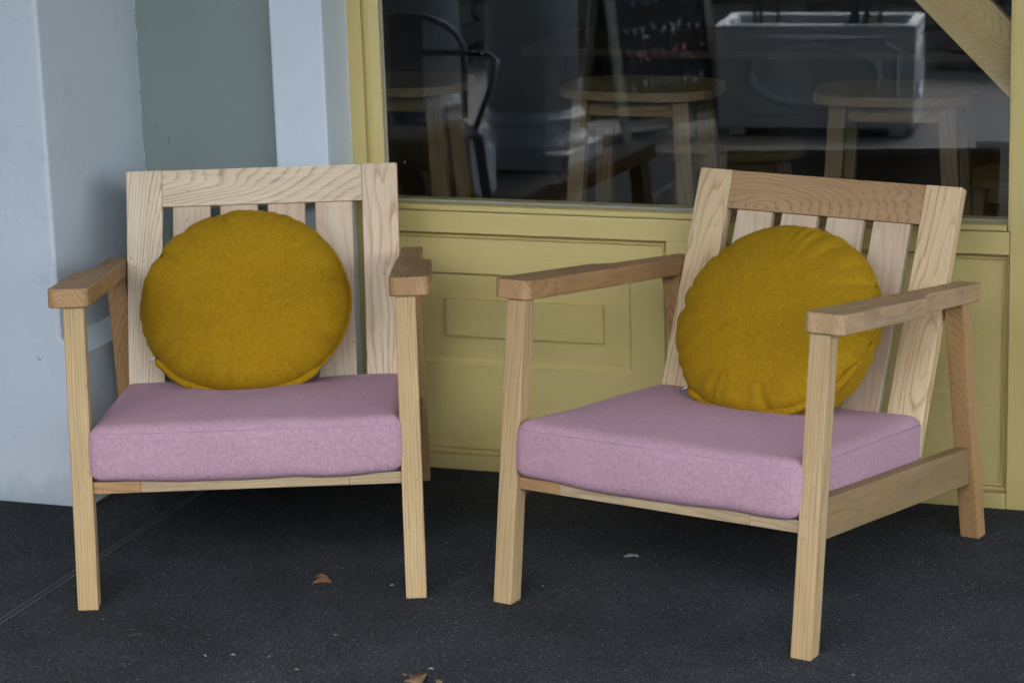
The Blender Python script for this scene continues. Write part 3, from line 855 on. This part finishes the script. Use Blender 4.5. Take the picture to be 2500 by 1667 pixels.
def make_cushion(root, mat):
    hx, hy, hz, r = 0.3085, 0.2885, 0.0560, 0.027
    def axis(h, n):
        pts = [-h + r * (1 - math.cos(math.pi / 2 * i / 5)) for i in range(5)]
        inner = [-h + r + (2 * h - 2 * r) * i / n for i in range(n + 1)]
        return pts + inner + [-p for p in pts[::-1]]
    X, Yy, Z = axis(hx, 26), axis(hy, 26), axis(hz, 5)
    bm = bmesh.new()
    V = {}
    def vert(x, y, z):
        k = (round(x, 5), round(y, 5), round(z, 5))
        if k in V: return V[k]
        q = Vector((max(-hx + r, min(hx - r, x)), max(-hy + r, min(hy - r, y)), max(-hz + r * 0.85, min(hz - r * 0.85, z))))
        p = Vector((x, y, z))
        d = p - q
        if d.length > 1e-7:
            l = max(abs(d.x), abs(d.y), abs(d.z) / 0.85)
            d = Vector((d.x, d.y, d.z / 0.85)).normalized() * r
            d.z *= 0.85
            p = q + d
        nx, ny, nz = p.x / hx, p.y / hy, p.z / hz
        p.y -= 0.007 * max(0, -ny) ** 6 * (1 - nx ** 2) * (1 - nz ** 2)
        p.x += 0.004 * math.copysign(abs(nx) ** 6, nx) * (1 - ny ** 2) * (1 - nz ** 2)
        if p.z > 0:
            t = max(0, nz)
            p.z += t * 0.013 * (1 - nx ** 2) * (1 - ny ** 2)
            # sag below the round pillow
            p.z -= t * 0.017 * math.exp(-((p.x + 0.03) / 0.17) ** 2 - ((p.y - 0.20) / 0.12) ** 2)
        else:
            p.z -= 0.004 * max(0, -nz) * (1 - nx ** 2)
        fr = max(0.0, min(1.0, (-p.y - hy + 0.040) / 0.030))
        p.x += 0.010 * fr * fr * nx ** 3 * (1 - 0.5 * nz * nz)
        if p.z < 0:
            p.z -= 0.0085 * max(0, -ny) ** 5 * (1 - 0.3 * nx * nx)
        nn = mnoise.noise(Vector((p.x * 9 + root.location.x * 7, p.y * 9, p.z * 9)))
        n2 = mnoise.noise(Vector((p.x * 28 + root.location.x * 5, p.y * 28, p.z * 28)))
        p += Vector((nn * 0.0030, nn * 0.0034, nn * 0.0042 + n2 * 0.0009))
        V[k] = bm.verts.new(p)
        return V[k]
    for A, B, C, o in ((X, Yy, Z, 0), (Yy, Z, X, 1), (X, Z, Yy, 2)):
        for cc in (C[0], C[-1]):
            for i in range(len(A) - 1):
                for j in range(len(B) - 1):
                    q = []
                    for a, b in ((A[i], B[j]), (A[i + 1], B[j]), (A[i + 1], B[j + 1]), (A[i], B[j + 1])):
                        if o == 0: q.append(vert(a, b, cc))
                        elif o == 1: q.append(vert(cc, a, b))
                        else: q.append(vert(a, cc, b))
                    if len(set(q)) == 4:
                        try: bm.faces.new(q)
                        except ValueError: pass
    me = mesh_of(bm, 'seat_cushion', True)
    tilt = -math.atan(0.098)
    M = Matrix.Translation((0, 0.3205, 0.2865)) @ Matrix.Rotation(tilt, 4, 'X')
    cu = link('seat_cushion', me, mat, root, M)
    # stitched seam along the front upper edge, round the corners and down the sides
    zs = hz * 0.70
    def surf(x, y, z):
        v = vert_eval(x, y, z)
        return v
    co = [v.co.copy() for v in me.vertices]
    from mathutils.kdtree import KDTree
    kd = KDTree(len(co))
    for i, p in enumerate(co): kd.insert(p, i)
    kd.balance()
    line = []
    cr_ = r * 0.30
    path = [(-hx, y) for y in [hy * 0.9 - (1.9 * hy - r) * i / 24 for i in range(25)]]
    path += [(-hx + r - r * math.cos(R(a)), -hy + r - r * math.sin(R(a))) for a in (15, 30, 45, 60, 75)]
    path += [(-hx + r + (2 * hx - 2 * r) * i / 40, -hy) for i in range(41)]
    path += [(hx - r + r * math.sin(R(a)), -hy + r - r * math.cos(R(a))) for a in (15, 30, 45, 60, 75)]
    path += [(hx, y) for y in [-hy + r + (1.9 * hy - r) * i / 24 for i in range(25)]]
    for x, y in path:
        p, i, d = kd.find(Vector((x, y, zs)))
        nrm = Vector((x * abs(x) ** 6 / hx ** 7, y * abs(y) ** 6 / hy ** 7, 0.35)).normalized()
        q = Vector((x, y, zs))
        ny, nx = y / hy, x / hx
        q.y -= 0.007 * max(0, -ny) ** 6 * (1 - nx ** 2) * 0.5
        q.x += 0.004 * math.copysign(abs(nx) ** 6, nx) * (1 - ny ** 2) * 0.5
        line.append(q - Vector((nrm.x, nrm.y, 0)) * 0.0016)
    dg = None
    bvh = __import__('mathutils.bvhtree', fromlist=['BVHTree']).BVHTree.FromPolygons(co, [tuple(p.vertices) for p in me.polygons])
    seam = []
    for q in line:
        h = bvh.find_nearest(q)
        seam.append(h[0] + h[1] * 0.0002 if h[0] else q)
    tube('seam', F_SEAM, cu, seam, 0.0013, 6)
    return cu

def make_armchair(label, loc, rz, mt):
    root = tag(empty('wooden_armchair', (loc[0], loc[1], 0), rz), label, 'armchair', 'wooden armchairs with pink seats')
    for sx in (-1, 1):
        x = sx * (W2 - LX / 2)
        zt = armz(fl(ZA) + LY / 2) + 0.002
        lg = board('front_leg', mt['leg'], root, (x, fl(0) + LY / 2, 0), (x, fl(zt) + LY / 2, zt), (1, 0, 0), LX, LY, 0.0032, (0, 0, 1), (0, SL, 1))
        # dowel plugs on the front face
        Li = LASTM[0].inverted()
        for px_, pz_ in ((sx * 0.3255 - 0.003, 0.2655), (sx * 0.319, 0.2235)):
            c = Vector((px_, fl(pz_) + 0.0006, pz_))
            bm = bmesh.new()
            bmesh.ops.create_cone(bm, cap_ends=True, segments=16, radius1=0.0048, radius2=0.0042, depth=0.004,
                                  matrix=Matrix.Translation(c) @ Matrix.Rotation(R(90) - math.atan(R1 / ZA), 4, 'X'))
            bm.transform(Li)
            link('dowel_plug', mesh_of(bm, 'dowel_plug'), mt['plug'], lg)
        zr = armz(0.735) + 0.002
        board('rear_leg', mt['rear'], root, (x, bl(0) - LY / 2, 0), (x, bl(zr) - LY / 2, zr), (1, 0, 0), LX, LY, 0.0032, (0, 0, 1), (0, SL, 1))
        # arm: wide in front, stepped in to a narrow tail outside the back post
        P = []
        def arc(cx, cy, r, a0, a1, n=5):
            for i in range(n + 1):
                a = R(a0 + (a1 - a0) * i / n)
                P.append((cx + r * math.cos(a), cy + r * math.sin(a)))
        arc(0.297 + 0.017, 0.076 + 0.017, 0.017, 180, 270)
        arc(0.379 - 0.021, 0.076 + 0.021, 0.021, 270, 360)
        arc(0.379 - 0.010, 0.452, 0.010, 0, 60, 4)
        P += [(0.365, 0.478), (0.3585, 0.495), (0.3555, 0.515), (0.355, 0.54)]
        P += [(0.3545, 0.786), (0.3520, 0.790), (0.3090, 0.790), (0.3065, 0.787), (0.3062, 0.62), (0.3005, 0.40)]
        my = 0.434
        Pl = [(sx * (a), (b - my)) for a, b in P]
        xm = sx * 0.335
        # local frame: x across, y thickness, z along the grain
        Mloc = Matrix.Translation((xm, my, armz(my) + TA / 2)) @ Matrix.Rotation(-math.atan(SL), 4, 'X') @ Matrix(((1, 0, 0, 0), (0, 0, 1, 0), (0, -1, 0, 0), (0, 0, 0, 1)))
        prism('armrest', mt['arm'] if sx < 0 else mt['arm2'], root, [(a - xm, b) for a, b in Pl], -TA / 2, TA / 2, Mloc, 0.0075, 3, axis='y')
        # side rail
        def yr(z): return bl(z) - LY
        a = Vector((sx * 0.326, fl(0.29) + LY - 0.002, 0.2900 - 0.0395))
        b = Vector((sx * 0.326, yr(0.20) + 0.008, 0.2075 - 0.0395))
        board('side_rail', mt['side'], root, a, b, (0, 0, 1), 0.0785, 0.028, 0.003)
        # back post
        n = BN
        p0 = Vector((sx * (SB - SW / 2), bk(0.235), 0.235)) - n * (ST / 2)
        p1 = Vector((sx * (SB - SW / 2), bk(ZT_), ZT_)) - n * (ST / 2)
        board('back_post', mt['post'] if sx < 0 else mt['post2'], root, p0, p1, (1, 0, 0), SW, ST, 0.0028)
    xi = SB - SW
    # top rail between the posts
    zr = ZT_ - 0.0784 / 2
    c = Vector((0, bk(zr), zr)) - BN * (ST / 2 - 0.0006)
    board('top_rail', mt['rail'], root, c - Vector((xi - 0.0003, 0, 0)), c + Vector((xi - 0.0003, 0, 0)), BU, 0.0784 / BU.z - 0.002, ST, 0.0022)
    zb = ZT_ - 0.0784
    gap, sw_ = 0.0227, 0.0835
    for k in range(4):
        x = -xi + gap + sw_ / 2 + k * (gap + sw_)
        p0 = Vector((x, bk(0.24), 0.24)) - BN * (0.008 + 0.008)
        p1 = Vector((x, bk(zb + 0.006), zb + 0.006)) - BN * (0.008 + 0.008)
        board('back_slat', mt['slat'], root, p0, p1, (1, 0, 0), sw_, 0.016, 0.0022)
    # front rail, rear rail
    xr = W2 - LX
    yf = fl(0.24) + 0.045
    cuts = (-xr, -xr + 0.095, xr - 0.105, xr)
    for k, mm in enumerate((mt['arm'], mt['front'], mt['front'])):
        board('front_rail', mm, root, (cuts[k] + 0.0002, yf, 0.2415), (cuts[k + 1] - 0.0002, yf, 0.2415), (0, 1, 0), 0.07, 0.024, 0.0014)
    board('lower_back_rail', mt['side'], root, (-0.311, bk(0.19) + 0.02, 0.195), (0.311, bk(0.19) + 0.02, 0.195), (0, 0, 1), 0.06, 0.025, 0.002)
    make_cushion(root, F_PINK)
    return root

chair_a = make_armchair('left wooden armchair standing before the white piers, whitish grained backrest', (-0.2163, -0.9799), 0.36353,
    dict(leg=W_LEG, rear=W_REAR, arm=W_ARM, arm2=W_ARM, side=W_RAIL, post=W_WHITEQ, post2=W_WHITE2, rail=W_WHITE, slat=W_SLAT, front=W_FRONT, plug=W_LEG2))
chair_b = make_armchair('right wooden armchair turned towards the left before the yellow panels, tan top rail', (0.5887, -0.9212), -0.22790,
    dict(leg=W_LEG2, rear=W_REAR, arm=W_ARM, arm2=W_ARM2, side=W_RAIL, post=W_CREAM, post2=W_CREAM, rail=W_TAN, slat=W_SLAT, front=W_FRONT, plug=W_LEG))

# ------------------------------------------------------------------ round pillows
def make_pillow(label, chair, local, turn, lean, seed, Rx=0.232, Ry=0.210, T=0.078, zip_a=(215, 318), sd=0.010, sang=275):
    Mw = Matrix.Translation(chair.location) @ Matrix.Rotation(chair.rotation_euler.z, 4, 'Z')
    # local x right, y up along the pillow, z out of its face
    base = Matrix(((1, 0, 0, 0), (0, 0, -1, 0), (0, 1, 0, 0), (0, 0, 0, 1)))
    M = Mw @ Matrix.Translation(local) @ Matrix.Rotation(turn, 4, 'Z') @ Matrix.Rotation(-lean, 4, 'X') @ base
    rnd = random.Random(seed)
    NT_, NR = 240, 34
    gath = [(rnd.uniform(0, 2 * math.pi), rnd.uniform(0.25, 1.0), rnd.uniform(0.028, 0.060)) for _ in range(44)]
    def gather(th):
        s = 0.0
        for a, am, wd in gath:
            d = (th - a + math.pi) % (2 * math.pi) - math.pi
            if abs(d) < 0.35:
                s -= am * math.exp(-(d / wd) ** 2)
        return s
    def edge(th):
        return 1.0 + 0.013 * mnoise.noise(Vector((math.cos(th) * 1.6, math.sin(th) * 1.6, seed))) + 0.0125 * gather(th)
    def low(th):     # the underside rests on the seat and flattens
        s = math.sin(th)
        return 1.0 - 0.055 * max(0, -s) ** 3
    bm = bmesh.new()
    def pt(rho, th, side):
        g = gather(th)
        x = Rx * rho * edge(th) * math.cos(th)
        y = Ry * rho * edge(th) * low(th) * math.sin(th)
        h = (1 - rho ** 3.2) ** 0.47 if rho < 1 else 0.0
        rip = max(0.0, (rho - 0.58) / 0.42)
        amp = rip * rip * (1.0 if rho < 0.97 else 0.8)
        z = T * h + (0.0095 * g) * amp
        z += 0.007 * mnoise.noise(Vector((x * 7, y * 7, seed + side * 3))) * h
        z += 0.0014 * mnoise.noise(Vector((x * 32, y * 32, seed + side * 5))) * h
        # slump: thicker low down
        z *= 1.0 + 0.16 * (-y / Ry) * h
        w = max(0.0, math.cos(th - R(sang))) ** 1.5
        if side < 0:      # the back half bulges out past the seam where the pillow sits on it
            k = 1.0 + 3.2 * sd * w * max(0.0, 1 - ((rho - 0.87) / 0.13) ** 2)
            x *= k
            y *= k
        return Vector((x, y, z * side + sd * w * rho ** 5))
    rhos = [math.sin(math.pi / 2 * (i / NR)) ** 0.9 for i in range(1, NR)]
    rim = [bm.verts.new(pt(1.0, 2 * math.pi * j / NT_, 1)) for j in range(NT_)]
    rimc = []
    for side in (1, -1):
        cen = bm.verts.new(pt(0.0, 0, side))
        rings = [[bm.verts.new(pt(r_, 2 * math.pi * j / NT_, side)) for j in range(NT_)] for r_ in rhos] + [rim]
        for j in range(NT_):
            bm.faces.new((cen, rings[0][j], rings[0][(j + 1) % NT_]))
        for a, b in zip(rings, rings[1:]):
            for j in range(NT_):
                bm.faces.new((a[j], a[(j + 1) % NT_], b[(j + 1) % NT_], b[j]))
    me = mesh_of(bm, 'round_pillow', True)
    o = link('round_pillow', me, F_MUST)
    o.matrix_world = M
    tag(o, label, 'pillow', 'mustard round pillows')
    # rolled seam all round
    ring = [pt(1.0, 2 * math.pi * j / NT_, 1) * 1.0 for j in range(NT_)]
    tube('seam_roll', F_MUST, o, [Vector((p.x * 1.002, p.y * 1.002, p.z)) for p in ring], 0.0032, 8, True)
    # zip flap along the lower edge, nipped in the middle
    a0, a1 = zip_a
    fl_pts, rad = [], []
    for i in range(70):
        th = R(a0 + (a1 - a0) * i / 69)
        p = pt(1.0, th, 1)
        nip = math.exp(-((i - 30) / 3.2) ** 2)
        k = 1.018 - 0.028 * nip + 0.008 * mnoise.noise(Vector((i * 0.13, seed, 0)))
        fl_pts.append(Vector((p.x * k, p.y * k, p.z + 0.008 + 0.002 * math.sin(i * 0.4))))
        rad.append(0.0088 * min(1, i / 4 + 0.25, (69 - i) / 4 + 0.25) * (1 - 0.35 * nip))
    tube('zip_flap', F_MUST, o, fl_pts, rad, 8)
    # zip pull hanging at the left end
    e = fl_pts[0]
    tube('zip_pull', M_ZIP, o, [e + Vector((0.006, 0.004, 0.006)), e + Vector((-0.002, -0.003, 0.010)), e + Vector((-0.011, -0.011, 0.010))], [0.0016, 0.0022, 0.0016], 6)
    return o
make_pillow('mustard round pillow leaning in the left armchair', chair_a, (-0.034, 0.573, 0.4870), R(-8), R(25), 4, T=0.074)
make_pillow('mustard round pillow leaning in the right armchair, zip towards the arm', chair_b, (0.002, 0.560, 0.4800), R(-10), R(31), 9, Rx=0.243, Ry=0.217, T=0.080, zip_a=(232, 345), sd=0.042, sang=298)

# ------------------------------------------------------------------ litter on the floor
def husk():
    o = tag(empty('dried_seed_husk', (-0.132, -0.8236, 0.0), R(12)), 'brown split seed husk lying on the floor in front of the left armchair', 'seed husk')
    for s in (1, -1):
        bm = bmesh.new()
        rows = []
        for i in range(9):
            t = i / 8
            x = 0.020 - 0.041 * t
            wv = 0.0062 * math.sin(math.pi * min(1, 0.16 + t * 0.84)) + 0.0006
            yc = s * (0.0015 + 0.012 * t ** 1.2)
            row = []
            for j in range(5):
                v = (j / 4 - 0.5) * 2
                row.append(bm.verts.new((x, yc + v * wv * 0.55, 0.0015 + 0.012 * (v * v) * math.sin(math.pi * t) + 0.006 * t * (s > 0))))
            rows.append(row)
        for a, b in zip(rows, rows[1:]):
            for j in range(4):
                bm.faces.new((a[j], a[j + 1], b[j + 1], b[j]))
        ob = link('husk_half', mesh_of(bm, 'husk_half', True), M_LEAF, o)
        md = ob.modifiers.new('thick', 'SOLIDIFY'); md.thickness = 0.0008
husk()
def flake(name, mat, loc, rz, pts, lift, label, cat, curl=0.3):
    bm = bmesh.new()
    c = bm.verts.new((0, 0, lift))
    vs = [bm.verts.new((x, y, 0.001 + curl * abs(y) + 0.4 * lift * (i % 2))) for i, (x, y) in enumerate(pts)]
    for i in range(len(vs)):
        bm.faces.new((c, vs[i], vs[(i + 1) % len(vs)]))
    o = link(name, mesh_of(bm, name, True), mat)
    o.location = loc
    o.rotation_euler = (0, 0, rz)
    md = o.modifiers.new('thick', 'SOLIDIFY'); md.thickness = 0.0007
    tag(o, label, cat)
    return o
flake('white_chip', M_CHIP, (0.4355, -0.5109, 0), R(15), [(-0.018, 0.001), (-0.006, 0.008), (0.006, 0.009), (0.014, 0.004), (0.015, -0.004), (0.004, -0.006), (-0.008, -0.004)], 0.006,
      'small whitish curled flake lying on the floor below the right armchair', 'flake')
flake('dead_leaf', M_LEAF2, (0.2615, -1.283, 0), R(95), [(0.034, -0.004), (0.030, 0.007), (0.012, 0.012), (0.004, 0.018), (-0.014, 0.012), (-0.034, 0.018), (-0.030, -0.014), (-0.010, -0.016), (0.006, -0.010), (0.016, -0.013)], 0.010,
      'brown crumpled dead leaf cut off by the bottom edge of the photo', 'leaf', 0.5)
flake('leaf_scrap', M_LEAF2, (0.3005, -1.277, 0), R(115), [(0.014, 0), (0.004, 0.006), (-0.012, 0.006), (-0.012, -0.006), (0.002, -0.005)], 0.006,
      'small brown leaf scrap right of the dead leaf at the bottom edge', 'leaf')
rr = random.Random(2)
for i, (u, v, ln, lb) in enumerate((
        (0.0147, -0.8049, 0.009, "pale bit of litter just left of the left armchair's front right foot"),
        (-0.364, -1.2007, 0.028, 'thin pale straw lying on the floor below the left armchair'),
        (0.315, -0.7327, 0.006, "tiny pale bit of litter just right of the right armchair's front left foot"),
        (-0.180, -1.268, 0.010, 'leftmost whitish bit of litter near the bottom edge, below the left armchair'),
        (-0.0585, -1.2428, 0.006, 'tan bit of litter near the bottom edge, right of the two whitish ones'),
        (0.0178, -1.102, 0.007, 'tan bit of litter alone between the seed husk and the bottom edge'),
        (0.262, -1.2197, 0.010, 'pale bit of litter just above the dead leaf at the bottom edge'),
        (0.225, -1.262, 0.010, 'straw coloured bit of litter just left of the dead leaf'),
        (0.02, -1.29, 0.010, 'tan bit of litter at the bottom edge, lowest of those left of the dead leaf'),
        (-0.13, -1.25, 0.009, 'second whitish bit of litter from the left near the bottom edge'),
        (1.02, -1.05, 0.007, "pale bit of litter right of the right armchair's front right foot"),
        (0.84, -1.25, 0.008, 'pale bit of litter lowest at the right, near the bottom edge'))):
    a = rr.uniform(-0.8, 0.8)
    d = Vector((math.cos(a), math.sin(a), 0)) * ln / 2
    th = 0.0007 if ln > 0.02 else 0.0018
    o = tube('straw_bit', M_BIT if i % 3 else M_CHIP, None, [Vector((0, 0, 0.0016)) - d, Vector((0, 0.0008, 0.0030)), Vector((0, 0, 0.0016)) + d], [th * 0.5, th, th * 0.5], 6)
    o.location = (u, v, 0)
    tag(o, lb, 'litter', 'tiny litter bits on the floor')
